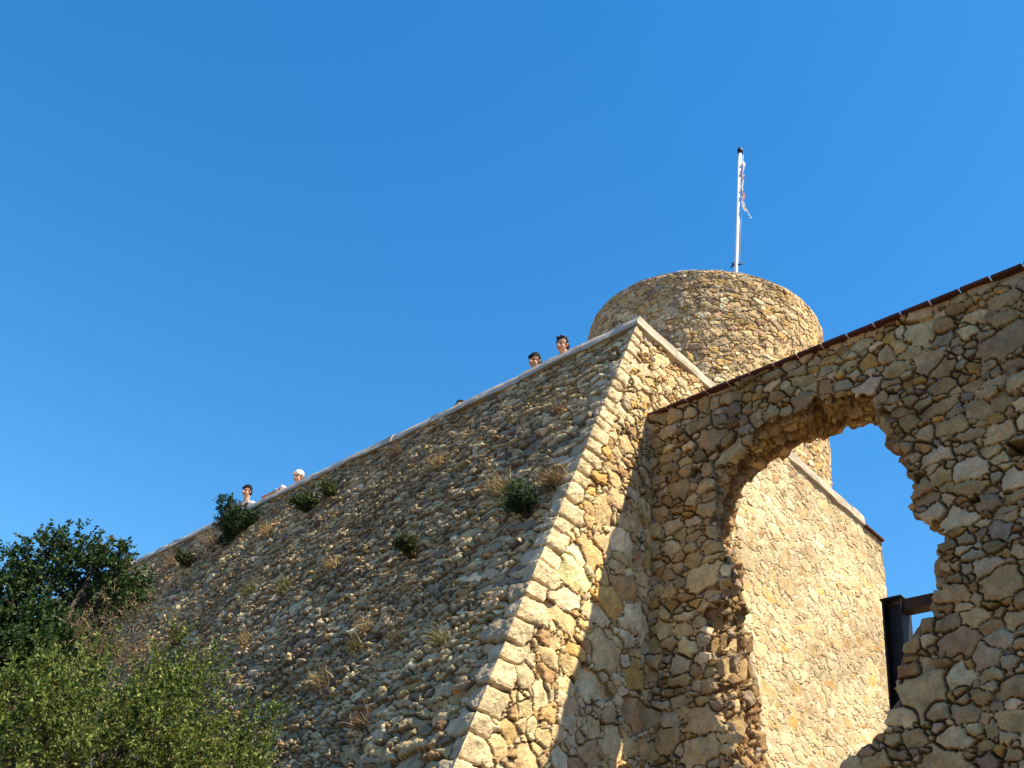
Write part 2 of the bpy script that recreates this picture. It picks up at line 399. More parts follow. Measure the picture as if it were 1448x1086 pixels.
# ------------------------------------------------------------------ round tower
AZ = R3(12.3775); TD, TR, TZ = 17.5, 2.342, 14.40
TA = np.array([TD * math.sin(AZ), TD * math.cos(AZ), 0])
tb = math.atan2(-TA[1], -TA[0])                                 # direction towards the viewer
ua = np.concatenate([np.arange(-2.35 * 1.0, -1.75, .05), np.arange(-1.75, 1.75, .0068), np.arange(1.75, 2.35, .05)]) * TR
vz = np.concatenate([np.arange(TER - .1, 9.2, .08), np.arange(9.2, TZ + .002, .014)])
ts = Stones(); rt = np.random.default_rng(21)
ts.fill((-5.6, 5.6, 9.0, TZ + .02), [(.15, .07, .4), (.105, .056, 1.8), (.075, .045, 4), (.05, .034, 5)], rt, 0, 0, .10, .72)
ts.fill((-5.6, 5.6, TER - .1, 9.0), [(.16, .1, 2)], rt)
H, i1, ed, UU, VV = masonry(ua, vz, ts, np.random.default_rng(6), ew=.010, prot=.006, tiltamp=.08, depth=.027, warp=.007, jw=.0055)
H += .012 * fbm(UU * 1.3, VV * 1.3, 44, 2)
th = tb + UU / TR
rad = TR - .01 + H - .02 * sstep(TZ - .06, TZ, VV)
P = np.stack([TA[0] + rad * np.cos(th), TA[1] + rad * np.sin(th), VV], -1)
tpal = [(.54, .385, .19), (.60, .45, .245), (.48, .325, .16), (.64, .51, .32), (.55, .36, .125), (.40, .25, .145), (.36, .275, .175)]
ct = colour_field(i1, ed, stone_colors(len(ts.x), tpal, [5, 4, 3, 2, 1.4, 1.2, 1], rt, .11) * 1.1, (.19, .13, .075), UU, VV)
tow = empty('round_tower', (TA[0], TA[1], TER), 'round stone tower of small tan rubble rising behind the bastion corner', 'tower')
link('stone_drum', grid_mesh('stone_drum', P, ct, smooth=False), M_STONE, tow)
# rear of the drum (never seen from the front), roof deck and mortar rim
nb = 60; tt = np.linspace(tb + 2.3, tb + 2 * math.pi - 2.3, nb)
Pb = np.stack([np.stack([TA[0] + (TR - .03) * np.cos(tt), TA[1] + (TR - .03) * np.sin(tt), np.full(nb, zz)], -1) for zz in np.linspace(TER, TZ - .01, 12)], 1)
link('rear_wall', grid_mesh('rear_wall', Pb, None), M_PLAINSTONE, tow)
def ring(name, A, prof, mat, parent, n=160, amp=.01, seed=0):
    t = np.linspace(0, 2 * math.pi, n + 1); rows = []
    for i, a in enumerate(t):
        rows.append([[A[0] + r * math.cos(a), A[1] + r * math.sin(a), zz] for (r, zz) in prof])
    P = np.array(rows); tt = t[:, None] + np.zeros((1, len(prof))); kk = np.arange(len(prof))[None] * .6 + np.zeros((n + 1, 1))
    w = np.minimum(t, 2 * math.pi - t)[:, None].clip(0, .3) / .3
    P[..., 2] += amp * w * fbm(tt * 12, kk, seed, 3)
    return link(name, grid_mesh(name, P, None, smooth=False), mat, parent)
ring('mortar_rim', TA, [(TR - .035, TZ - .015), (TR - .03, TZ + .012), (TR - .06, TZ + .03), (TR - .4, TZ + .035), (TR - .45, TZ + .02), (TR - .45, TZ - .9)], M_COPING, tow, 220, .022, 5)
t = np.linspace(0, 2 * math.pi, 49)[:-1]
quad_obj('roof_deck', [(TA[0] + (TR - .1) * math.cos(a), TA[1] + (TR - .1) * math.sin(a), TZ - .9) for a in t], M_COPING, tow)

# ------------------------------------------------------------------ tubes
def tube_bm(bm, pts, radii, n=10, cap=True):
    pts = [Vector(p) for p in pts]; prev = None; rings = []
    for i, p in enumerate(pts):
        d = (pts[min(i + 1, len(pts) - 1)] - pts[max(i - 1, 0)]).normalized()
        a = d.orthogonal() if prev is None else (prev - d * prev.dot(d))
        a.normalize(); prev = a; b = d.cross(a)
        rings.append([bm.verts.new(p + (a * math.cos(2 * math.pi * k / n) + b * math.sin(2 * math.pi * k / n)) * radii[i]) for k in range(n)])
    for i in range(len(rings) - 1):
        for k in range(n):
            f = bm.faces.new([rings[i][k], rings[i][(k + 1) % n], rings[i + 1][(k + 1) % n], rings[i + 1][k]]); f.smooth = True
    if cap: bm.faces.new(rings[0][::-1]); bm.faces.new(rings[-1])
def bm_obj(name, bm, mat, parent=None):
    me = bpy.data.meshes.new(name); bm.to_mesh(me); bm.free(); return link(name, me, mat, parent)

# ------------------------------------------------------------------ flagpole and flag
pb = hit(1040.5, 385, TA + Z3 * TZ, np.array([math.sin(AZ), math.cos(AZ), 0])); ptop = hit(1046.5, 215, TA + Z3 * TZ, np.array([math.sin(AZ), math.cos(AZ), 0]))
lean = (ptop - pb) / (ptop[2] - pb[2]); foot = pb + lean * (TZ - .9 - pb[2])
pole = empty('flagpole', foot, 'slim white flagpole with a black cap standing on the round tower', 'flagpole')
bm = bmesh.new(); tube_bm(bm, [foot, pb, ptop], [.044, .042, .036], 16); bm_obj('shaft', bm, M_WHITE, pole)
bm = bmesh.new(); tube_bm(bm, [ptop - Z3 * .03, ptop + Z3 * .05, ptop + Z3 * .10, ptop + Z3 * .12], [.058, .066, .056, .02], 16); bm_obj('pole_cap', bm, M_BLACK, pole)
vr = np.array([math.cos(AZ), -math.sin(AZ), 0])
cp = pb + lean * .20
bm = bmesh.new(); tube_bm(bm, [cp - vr * .12 - Z3 * .08, cp - vr * .05, cp + vr * .05 + Z3 * .01, cp + vr * .20 + Z3 * .06], [.008, .022, .022, .004], 8)
tube_bm(bm, [cp - vr * .07 - Z3 * .03, cp - vr * .07 + Z3 * .06], [.02, .02], 8); bm_obj('cleat', bm, M_BLACK, pole)
bm = bmesh.new(); tube_bm(bm, [pb + lean * .3 + vr * .075, ptop - lean * .1 + vr * .068], [.006, .006], 6); bm_obj('halyard', bm, M_WHITE, pole)
def flag_colour(u, v): return np.where((np.abs(v % .5 - .25) < .07)[..., None], np.array([.55, .12, .12]), np.array([.78, .76, .78]))
nv_, nu_ = 90, 10
LT = np.linalg.norm(ptop - pb)
v = np.linspace(0, 1, nv_)[None] + np.zeros((nu_, 1)); u = np.linspace(0, 1, nu_)[:, None] + np.zeros((1, nv_))
prof = np.interp(v, [0, .05, .12, .2, .28, .4, .5, .62, .72, .8, .86, .93, 1.0], [.02, .10, .05, .03, .08, .05, .02, .09, .12, .07, .10, .13, .10])
off = np.interp(v, [0, .80, .88, 1.0], [.06, .055, .08, .22])
hgt = LT * (1 - .10 - .42 * v) - .18 * u * sstep(.8, 1, v)
Pf = pb + (ptop - pb) / LT * hgt[..., None] + vr * (off + u * prof * .8)[..., None] + np.cross(vr, Z3) * (.05 * np.sin(u * 7 + v * 25) + .03 * fbm(u * 3, v * 20, 4))[..., None]
fcol = np.where((((v > .15) & (v < .22)) | ((v > .30) & (v < .35)) | ((v > .58) & (v < .74)))[..., None] & (u > .45)[..., None], np.array([.62, .20, .22]), np.array([.80, .79, .80]))
M_FLAG = material('flag_cloth', attr='stone', rough=.8, transl=.35)
fo = link('torn_flag', grid_mesh('torn_flag', Pf, fcol), M_FLAG)
tag(fo, 'limp tattered white and faded red flag hanging along the white pole', 'flag')

# ------------------------------------------------------------------ ruined wall with broken opening
J = np.array([1.70954192, 10.60761351, 8.41201348]); Dd = -Ldir
UP = np.array([-.068 * Rdir[0], -.068 * Rdir[1], 1.0])
nF = np.cross(Dd, UP); nF /= np.linalg.norm(nF); nF *= np.sign(nF @ (EYE - J))
THK = .74
def to_wall(px, py, t=0.):
    p = hit(px, py, J + Rdir * t, nF) - J - Rdir * t
    zz = p[2]; a = (p - UP * zz) @ Dd
    return a, zz + J[2]
pairs = [((1075, 1160), (1112, 1165)), ((1060, 1110), (1100, 1120)), ((1050, 1073), (1088, 1078)), ((1035, 1047), (1081, 1050)), ((1017, 1018), (1080, 1012)), ((1009, 978), (1076, 975)),
         ((1003, 940), (1062, 928)), ((1000, 880), (1057, 885)), ((1026, 835), (1055, 850)), ((1031, 795), (1040, 806)), ((1012, 760), (1036, 768)), ((1007, 705), (1042, 722)),
         ((1014, 662), (1054, 690)), ((1047, 627), (1078, 662)), ((1094, 592), (1124, 637)), ((1150, 566), (1165, 620)), ((1196, 556), (1203, 607)), ((1228, 562), (1229, 594))]
rightF = [(1241, 582), (1257, 611), (1272, 638), (1278, 661), (1291, 686), (1279, 704), (1297, 724), (1318, 734), (1331, 746), (1335, 759), (1322, 772), (1319, 800), (1322, 832), (1308, 852), (1312, 868),
          (1295, 888), (1275, 908), (1272, 931), (1275, 957), (1263, 990), (1250, 1008), (1249, 1028), (1230, 1040), (1192, 1072), (1172, 1110), (1150, 1160)]
front = np.array([to_wall(*p[0]) for p in pairs] + [to_wall(*p) for p in rightF])
back = np.array([to_wall(*p[1], THK) for p in pairs] + [to_wall(p[0] + min(45, 8 + 5 * i), p[1] + min(35, 14 + 3 * i), THK) for i, p in enumerate(rightF)])
def blocky(front, back, n, rng):
    fL, bL = front[:n], back[:n]; d = np.r_[0, np.cumsum(np.hypot(*np.diff(fL, axis=0).T))]; q = np.arange(0, d[-1], .03)
    out = []
    for P_, amp, stp in ((fL, .055, .20), (bL, .045, .13)):
        D_ = np.stack([np.interp(q, d, P_[:, 0]), np.interp(q, d, P_[:, 1])], -1); g = np.gradient(D_, axis=0); g /= np.linalg.norm(g, axis=1, keepdims=True) + 1e-9
        for _ in range(6): g[1:-1] = (g[:-2] + g[1:-1] + g[2:]) / 3
        off = np.zeros(len(q)); e = 0.
        while e < d[-1]:
            w_ = stp * rng.uniform(.5, 1.5); off[(q >= e) & (q < e + w_)] = amp * rng.uniform(-1, 1); e += w_
        out.append(D_ + np.stack([g[:, 1], -g[:, 0]], -1) * off[:, None])
    return np.concatenate([out[0], front[n:]]), np.concatenate([out[1], back[n:]])
front, back = blocky(front, back, len(pairs), np.random.default_rng(77))
def poly_sd(X, Y, poly):
    """signed distance, negative inside"""
    d = np.full(X.shape, 9., np.float32); ins = np.zeros(X.shape, bool); n = len(poly)
    for i in range(n):
        ax, ay = poly[i]; bx, by = poly[(i + 1) % n]; ex, ey = bx - ax, by - ay
        t = np.clip(((X - ax) * ex + (Y - ay) * ey) / (ex * ex + ey * ey + 1e-9), 0, 1)
        d = np.minimum(d, np.hypot(X - ax - t * ex, Y - ay - t * ey))
        cnd = ((ay > Y) != (by > Y)) & (X < (bx - ax) * (Y - ay) / (by - ay + 1e-12) + ax); ins ^= cnd
    return np.where(ins, -d, d)
ZR = J[2] - .045; A1 = 6.6
aU = np.concatenate([np.arange(-.12, 4.9, .0105), np.arange(4.93, A1, .05)]); zV = np.concatenate([np.arange(-.2, 3.1, .08), np.arange(3.1, ZR + .005, .0105)])
rs_ = Stones(); rr_ = np.random.default_rng(33)
# hand-set large stones, as seen in the photograph
for (px, py, w, h, rot) in [(990, 815, .27, .15, .0), (1395, 350 + 110, .0, .0, 0), (1418, 482, .30, .13, .12), (1240, 428, .0, .0, 0), (1208, 470, .13, .11, 0), (1310, 508, .17, .12, .1), (1330, 520, .16, .08, .2),
                            (1012, 590, .0, 0, 0), (960, 690, .16, .12, 0), (1300, 975, .24, .13, .05), (1272, 1010, .20, .09, 0), (1320, 1005, .14, .1, 0), (1378, 870, .16, .07, .1), (1350, 905, .22, .10, .1),
                            (1415, 825, .18, .14, .1), (1340, 880, .16, .07, .08), (1398, 800, .18, .07, .15), (990, 1020, .20, .14, 0), (985, 1060, .24, .14, 0), (940, 1045, .18, .14, 0), (1225, 545, .19, .08, .25), (985, 600, .2, .09, .15), (1035, 578, .12, .09, .1),
                            (945, 610, .16, .09, .1), (1290, 690, .2, .085, .15), (1370, 660, .17, .12, .1), (1340, 600, .2, .09, .12), (960, 940, .14, .12, 0), (1120, 600, .14, .11, .2), (1090, 545, .14, .06, .25)]:
    if w: a_, z_ = to_wall(px, py); rs_.add(a_, z_, w, h, rot, 0, 0, 1)
rs_.fill((-.15, 4.95, 3.0, ZR + .03), [(.20, .10, .22), (.145, .078, 1.1), (.105, .058, 2.4), (.07, .040, 3.2), (.044, .027, 2.0)], rr_, 0, 0, .12, .72)
rs_.fill((4.95, A1 + .1, -.2, ZR), [(.18, .11, 2), (.1, .06, 2)], rr_); rs_.fill((-.15, 4.95, -.2, 3.0), [(.2, .12, 2)], rr_)
H, i1, ed, UU, VV = masonry(aU, zV, rs_, np.random.default_rng(8), ew=.011, prot=.014, tiltamp=.13, depth=.055, warp=.009, jw=.0055)
cx = np.array(rs_.x)[np.maximum(i1, 0)]; cy = np.array(rs_.y)[np.maximum(i1, 0)]
sd = poly_sd(UU, VV, front)
mix = .6
sdm = poly_sd(UU * (1 - mix) + cx * mix, VV * (1 - mix) + cy * mix, front)
rag = np.clip(sdm, sd - .085, sd + .085) + .006 * fbm(UU * 14, VV * 14, 50, 2)
edge_t = np.clip(rag / .022, 0, 1)
H = np.minimum(H, -.13 + (.13 + np.maximum(H, -.05)) * np.sqrt(np.maximum(0, 1 - (1 - edge_t) ** 2)))
for (px, py, w, h) in [(1297, 672, .055, .04), (1437, 632, .08, .07), (1258, 553, .04, .03), (979, 667, .05, .06), (1375, 705, .05, .03)]:   # open putlog holes
    a_, z_ = to_wall(px, py); q = np.maximum(np.abs(UU - a_) / w, np.abs(VV - z_) / h) + .25 * fbm(UU * 20, VV * 20, 60, 2)
    H = np.where(q < 1, -.30, H)
H += .02 * fbm(UU * 1.4, VV * 1.4, 47, 2)
P = J + UU[..., None] * Dd + (VV - J[2])[..., None] * UP + nF * (H - .015)[..., None]
upal = [(.38, .27, .125), (.35, .255, .13), (.44, .33, .17), (.31, .185, .075), (.35, .29, .19), (.25, .19, .12), (.47, .37, .22), (.20, .095, .05), (.40, .24, .07)]
uw = [6, 5, 4.5, 2.4, 1.6, 1.0, 2.6, .35, 1.6]
cu_all = stone_colors(len(rs_.x), upal, uw, rr_, .16)
kq = np.array(rs_.w) > .14; cu_all[kq] = stone_colors(int(kq.sum()), upal[:3] + upal[6:7], [4, 3, 4, 2], rr_, .12)
cu = colour_field(i1, ed, cu_all, (.08, .056, .034), UU, VV)
ruin = empty('ruined_wall', (J[0], J[1], 0), 'tall ruined rubble wall in shade with a ragged broken opening and a red tile top', 'wall')
link('stone_front', grid_mesh('stone_front', P, cu, mask=rag > 0, smooth=False), M_STONE, ruin)
# broken reveal of the opening
def resample(poly, step):
    d = np.r_[0, np.cumsum(np.hypot(*np.diff(poly, axis=0).T))]; n = int(d[-1] / step); s = np.linspace(0, d[-1], n)
    return s, d
s, d = resample(front, .0125)
fpt = np.stack([np.interp(s, d, front[:, 0]), np.interp(s, d, front[:, 1])], -1); bpt = np.stack([np.interp(s, d, back[:, 0]), np.interp(s, d, back[:, 1])], -1)
bpt = bpt + .02 * np.stack([fbm(s * 8, s * 0, 90, 2), fbm(s * 8, s * 0 + 5, 91, 2)], -1)
dd = np.arange(0, THK + .001, .0125)
F3 = lambda q, t: J + q[:, :1] * Dd + (q[:, 1:] - J[2]) * UP + Rdir * t
tq = dd / THK
Pr = np.stack([F3(fpt * (1 - t_) + bpt * t_, .12 + (THK - .12) * t_) for t_ in tq], 1)
ls = Stones(); rl = np.random.default_rng(41)
ls.fill((-.05, s[-1] + .05, -.25, THK + .05), [(.12, .12, .5), (.08, .08, 2.0), (.05, .05, 3), (.032, .032, 2)], rl, 0, 0, .2, .74)
nfl = 16; de = np.concatenate([np.arange(-nfl, 0) * .0125, dd])
H, i1, ed, UU, VV = masonry(s, de, ls, np.random.default_rng(9), ew=.02, prot=.026, tiltamp=.2, depth=.055, warp=.014)
tx = np.gradient(Pr, axis=0); ty = np.gradient(Pr, axis=1); Nn = np.cross(tx, ty)
for _ in range(60):
    Nn[1:-1] = (Nn[:-2] + Nn[1:-1] + Nn[2:]) / 3
Nn /= np.linalg.norm(Nn, axis=-1, keepdims=True)
cen = J + np.array([front[:, 0].mean()]) * Dd + (front[:, 1].mean() - J[2]) * UP + Rdir * .3
sg = np.sign(np.sum((cen - Pr) * Nn, -1).mean()); Nn *= sg
fl = Pr[:, :1] - Nn[:, :1] * (np.arange(nfl, 0, -1) * .0125)[None, :, None]; Pr = np.concatenate([fl, Pr], 1)
Nn = np.concatenate([np.broadcast_to(nF * .6, fl.shape), Nn], 1)
taper = .5 + .5 * sstep(-.05, .12, VV)
Hr = (H + .025) * taper * (1 - .8 * sstep(.52, .72, VV)) + .03 * (1 - .7 * sstep(.5, .7, VV)) * fbm(UU * 2.2, VV * 2.2, 53, 3)
Pr = Pr + Nn * Hr[..., None]
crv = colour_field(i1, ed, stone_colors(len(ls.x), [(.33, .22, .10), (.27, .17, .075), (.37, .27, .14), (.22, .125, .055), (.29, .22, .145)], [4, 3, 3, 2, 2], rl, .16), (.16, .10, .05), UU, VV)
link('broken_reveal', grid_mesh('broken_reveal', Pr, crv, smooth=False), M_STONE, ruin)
# rear face
ab = np.arange(-.12, A1, .045); zb = np.arange(-.2, ZR + .01, .045)
AB, ZB = np.meshgrid(ab, zb, indexing='ij')
Pb = J + AB[..., None] * Dd + (ZB - J[2])[..., None] * UP + Rdir * THK + Rdir * (.03 * fbm(AB * 5, ZB * 7, 57, 3))[..., None]
link('rear_face', grid_mesh('rear_face', Pb, None, mask=poly_sd(AB, ZB, back) > .03), M_PLAINSTONE, ruin)
pe = J + Dd * (A1 - .03); pe = pe + UP * (-J[2] - .2)
link('end_face', grid_mesh('end_face', np.array([[pe + UP * zz + Rdir * t_ + Dd * .03 * math.sin(zz * 9 + t_ * 5) for zz in np.linspace(0, ZR + .2, 60)] for t_ in np.linspace(-.03, THK, 8)]), None), M_PLAINSTONE, ruin)
tl = []; a_ = -.04; rk = np.random.default_rng(2)
while a_ < A1 - .1:
    ln = rk.uniform(.275, .30)
    tl.append(box_obj('t', J + Dd * a_ - Rdir * (.035 + rk.uniform(-.006, .006)) - Z3 * (.052 + rk.uniform(-.004, .003)), Dd * ln, Rdir * (THK + .08), Z3 * .034 + Dd * 0, M_TILE, False, .005)); a_ += ln + .014
join_meshes('tile_coping', tl, M_TILE, ruin)
box_obj('sun_block_core', J + Rdir * .12 - UP * .53, Dd * (A1 - .2), Rdir * .58, UP * .46, M_PLAINSTONE, ruin)  # unseen box added inside the hollow wall to block stray sun rays
box_obj('mortar_bed', J - Dd * .06 + Rdir * .05 - Z3 * .062, Dd * (A1 + .05), Rdir * (THK - .04), Z3 * .045, M_COPING, ruin)

# ------------------------------------------------------------------ steel frame behind the opening
TF = 1.0
ta, tz_ = to_wall(1246, 850, TF)
base_t = J + Rdir * TF
def fpos(a, z_): return base_t + Dd * a + Z3 * (z_ - J[2]) + UP * 0
pt = fpos(ta, tz_) - .068 * Rdir * (tz_ - J[2])
fr_ = empty('steel_frame', (pt[0], pt[1], 0), 'dark steel post and rusty lintel standing in the broken wall opening', 'frame')
g0 = np.array([pt[0], pt[1], -.1]); hz = tz_ + .1
W_ = .205; tk = .022
parts = [box_obj('t', g0, Dd * tk, Rdir * .24, Z3 * hz, M_STEEL, False, .003), box_obj('t', g0 + Dd * (W_ - tk), Rdir * .24, Dd * tk, Z3 * hz, M_STEEL, False, .003),
         box_obj('t', g0 + Dd * tk + Rdir * .10, Dd * (W_ - 2 * tk), Rdir * .02, Z3 * (hz - .02), M_STEEL, False, .003)]
po = join_meshes('post', parts, M_STEEL, fr_)
bo = box_obj('lintel', g0 + Z3 * (hz - .125) + Dd * (W_ + .002) + Rdir * .03, Dd * 1.3, Rdir * .16, Z3 * .115, M_RUST, fr_, .004)
ho = box_obj('cap_plate', g0 + Z3 * (hz + .003) - Dd * .015 - Rdir * .01, Dd * (W_ + .03), Rdir * .26, Z3 * .02, M_STEEL, fr_, .003)
for zz in (.55, 1.15): box_obj('bolt', g0 + Z3 * (hz - zz) - Dd * .028 + Rdir * .05, Dd * .027, Rdir * .05, Z3 * .05, M_STEEL, fr_, .008)

# ------------------------------------------------------------------ ground
gx = np.concatenate([[-900, -400, -150], np.linspace(-60, 60, 61), [150, 400, 900]])
GX, GY = np.meshgrid(gx, gx, indexing='ij')
link('ground', grid_mesh('ground', np.stack([GX, GY, .15 * fbm(GX * .11, GY * .11, 70, 3) * (np.hypot(GX, GY) < 80)], -1), None), M_GROUND)['kind'] = 'structure'

# ------------------------------------------------------------------ foliage
def leaf_mesh(name, pos, dirs, ln, wd, cols, rng, fold=.25):
    n = len(pos); d = dirs / np.linalg.norm(dirs, axis=1, keepdims=True)
    r = rng.normal(size=(n, 3)); sde = np.cross(d, r); sde /= np.linalg.norm(sde, axis=1, keepdims=True); nn = np.cross(d, sde)
    ln = ln[:, None]; wd = wd[:, None]
    mid = pos + d * ln * .45
    v = np.stack([pos, mid + sde * wd + nn * wd * fold, pos + d * ln, mid - sde * wd + nn * wd * fold], 1)
    q = np.arange(4 * n).reshape(n, 4); tri = np.concatenate([q[:, [0, 1, 2]], q[:, [0, 2, 3]]])
    return mesh_np(name, v.reshape(-1, 3), tri, np.repeat(cols, 4, axis=0), False)
def unit(n, rng):
    v = rng.normal(size=(n, 3)); return v / np.linalg.norm(v, axis=1, keepdims=True)
def shoots(clumps, per, slen, leaves, upw, rng):
    """clumps (n,4): centre + radius -> leaf positions, directions and shoot polylines"""
    P_, D_, T_, S_ = [], [], [], []
    for (x, y, z_, r) in clumps:
        c = np.array([x, y, z_]); n = max(2, int(per * r * r))
        o = unit(n, rng); o[:, 2] = np.abs(o[:, 2]) * .9 + o[:, 2] * .1 if False else o[:, 2]
        s0 = c + o * r * rng.uniform(.25, .8, (n, 1)); dr = o * .8 + np.array([0, 0, upw]) + rng.normal(0, .25, (n, 3)); dr /= np.linalg.norm(dr, axis=1, keepdims=True)
        L_ = slen * rng.uniform(.6, 1.3, n)
        m = leaves
        t_ = rng.uniform(0, 1, (n, m)); pp = s0[:, None] + dr[:, None] * (t_ * L_[:, None])[..., None]
        ld = dr[:, None] * .55 + unit(n * m, rng).reshape(n, m, 3) * .9
        P_.append(pp.reshape(-1, 3)); D_.append(ld.reshape(-1, 3)); T_.append(np.repeat(rng.normal(0, 1, n), m)); S_ += [(a, a + b * l_) for a, b, l_ in zip(s0, dr, L_)]
    return np.concatenate(P_), np.concatenate(D_), np.concatenate(T_), S_
def crown_cols(n, T, base, rng, jit=.22, alt=None, altp=.1):
    c = np.array(base) * np.exp(.18 * T[:, None] + rng.normal(0, jit, (n, 1)) + rng.normal(0, .06, (n, 3)))
    if alt is not None:
        k = rng.random(n) < altp; c[k] = np.array(alt) * np.exp(rng.normal(0, .2, (k.sum(), 1)))
    return np.clip(c, .004, .5)
def tree(name, label, cat, clumps_px, dist, per, slen, leaves, upw, lsize, base, alt, altp, seed, trunk_px, rad, sub=5, twig=.004, twigp=.3, group=None):
    rng = np.random.default_rng(seed); cl = []
    for (px, py, rpx, dd_) in clumps_px:
        D_ = dist + dd_; c = at_depth(px, py, D_); r = rpx / F * D_
        cl.append((*c, r * .6))
        for k in range(sub):
            o = unit(1, rng)[0] * r * rng.uniform(.5, .95); cl.append((*(c + o), r * rng.uniform(.3, .5)))
    pos, dr, T, S = shoots(cl, per, slen, leaves, upw, rng); n = len(pos)
    ft = at_depth(*trunk_px, dist); ft = np.array([ft[0], ft[1], -.1])
    root = empty(name, (ft[0], ft[1], 0), label, cat, group)
    link('crown', leaf_mesh('crown', pos, dr, lsize * rng.uniform(.6, 1.35, n), lsize * (.06 if name == 'dry_bush' else .27) * rng.uniform(.7, 1.3, n), crown_cols(n, T, base, rng, .22, alt, altp), rng), M_LEAF, root)
    bm = bmesh.new(); main = [c for c in cl[::sub + 1]]
    top = np.mean([m[:3] for m in main], 0); fork = ft * .45 + top * .55; fork[:2] = ft[:2] * .6 + top[:2] * .4
    tube_bm(bm, [ft, (ft + fork) / 2 + np.array([.05, .03, 0]), fork], [rad, rad * .8, rad * .65], 9)
    for m in main:
        e = np.array(m[:3]); tube_bm(bm, [fork, fork * .5 + e * .5 + rng.normal(0, .08, 3), e], [rad * .5, rad * .3, rad * .1], 6)
    for i, c in enumerate(cl):
        if i % (sub + 1): b = np.array(cl[i - i % (sub + 1)][:3]); e = np.array(c[:3]); tube_bm(bm, [b, (b + e) / 2 + rng.normal(0, .03, 3), e], [rad * .12, rad * .09, .005], 5, False)
    for a, b in S:
        if rng.random() < twigp: tube_bm(bm, [a, b], [twig, twig * .4], 4, False)
    bm_obj('trunk', bm, M_BARK, root)
    return root

tree('evergreen_tree', 'dark green dense evergreen tree at the left below the wall coping', 'tree',
     [(20, 860, 75, 0), (85, 800, 48, .3), (88, 770, 22, .4), (140, 800, 50, .5), (150, 775, 22, .4), (60, 900, 80, 0), (180, 825, 30, .6), (-10, 930, 80, -.2), (125, 860, 60, .4), (178, 795, 14, .6), (45, 815, 40, .2), (30, 800, 22, .2),
      (185, 845, 26, .7), (-60, 880, 90, 0), (-40, 1000, 120, .2), (60, 990, 90, .6), (90, 920, 60, .6)], 12.2, 560, .16, 16, .3, .050, (.032, .070, .018), (.075, .115, .025), .14, 51, (20, 980), .16, 6, .004, .05)
tree('olive_tree', 'sunlit yellow green leafy tree in the foreground at the bottom left', 'tree',
     [(30, 985, 50, 0), (75, 1000, 45, .2), (20, 1030, 80, -.2), (110, 1010, 80, -.1), (185, 1010, 48, .3), (222, 950, 28, .5), (200, 1020, 80, .1), (260, 985, 50, .4), (285, 1040, 60, .3), (345, 1050, 42, .5), (372, 1015, 18, .7), (355, 1085, 50, .4), (235, 1075, 80, 0), (130, 1090, 80, -.2), (30, 1100, 90, -.3), (300, 1110, 70, .2), (52, 938, 20, .3), (242, 908, 13, .6), (-40, 1000, 70, 0), (100, 1180, 120, 0), (260, 1190, 120, .1)],
     9.2, 470, .24, 19, .75, .037, (.10, .140, .026), (.23, .25, .05), .16, 52, (150, 1080), .10, 6, .0035, .13)

def on_left(px, py, off=0.): return hit(px, py, C + nLw * off, nLw)
def wall_bush(name, label, cat, px, py, rpx, base, alt, seed, squash=1., per=2600, lsize=.045, slen=.10, group=None, leaves=12):
    rng = np.random.default_rng(seed); c = on_left(px, py, .1); r = rpx / F * np.linalg.norm(c - EYE)
    cl = [(*c, r * .6)] + [(*(c + unit(1, rng)[0] * np.array([1, 1, squash]) * r * rng.uniform(.4, 1.15)), r * rng.uniform(.2, .4)) for _ in range(13)]
    pos, dr, T, S = shoots(cl, per, slen, leaves, .5, rng); n = len(pos)
    b = c - nLw * .18 - Z3 * r * .6
    root = empty(name, b, label, cat, group)
    link('foliage', leaf_mesh('foliage', pos, dr, lsize * rng.uniform(.6, 1.3, n), lsize * .26 * rng.uniform(.7, 1.3, n), crown_cols(n, T, base, rng, .25, alt, .12), rng), M_LEAF, root)
    bm = bmesh.new()
    for q in cl: tube_bm(bm, [b, (b + np.array(q[:3])) / 2 + rng.normal(0, .02, 3), q[:3]], [.012, .008, .004], 5, False)
    bm_obj('stem', bm, M_BARK, root); return root
def grass_tuft(name, label, cat, px, py, rpx, base, seed, n=160, group=None, droop=.5, wd=.006):
    rng = np.random.default_rng(seed); c = on_left(px, py, .0); r = rpx / F * np.linalg.norm(c - EYE)
    segs = 4; V = []; Q = []; K = []
    for i in range(n):
        o = c + Ldir * rng.normal(0, r * .4) + np.array(EDGE) * rng.normal(0, r * .25); d = nLw * rng.uniform(.3, 1) + Z3 * rng.uniform(.2, 1.) + rng.normal(0, .45, 3); d /= np.linalg.norm(d)
        l_ = r * rng.uniform(.5, 1.25); sd_ = np.cross(d, rng.normal(size=3)); sd_ /= np.linalg.norm(sd_); p = o - d * .02; kc = np.array(base) * math.exp(rng.normal(0, .28)); i0 = len(V)
        for s_ in range(segs + 1):
            w_ = wd * (1 - s_ / segs * .85) * rng.uniform(.8, 1.2); V += [p - sd_ * w_, p + sd_ * w_]; K += [kc, kc]
            d = d - Z3 * droop * rng.uniform(.1, .45); d /= np.linalg.norm(d); p = p + d * l_ / segs
        for s_ in range(segs): Q.append([i0 + 2 * s_, i0 + 2 * s_ + 1, i0 + 2 * s_ + 3, i0 + 2 * s_ + 2])
    o = link(name, mesh_np(name, np.array(V), np.array(Q), np.clip(np.array(K), .01, .6), True), M_LEAF); return tag(o, label, cat, group)

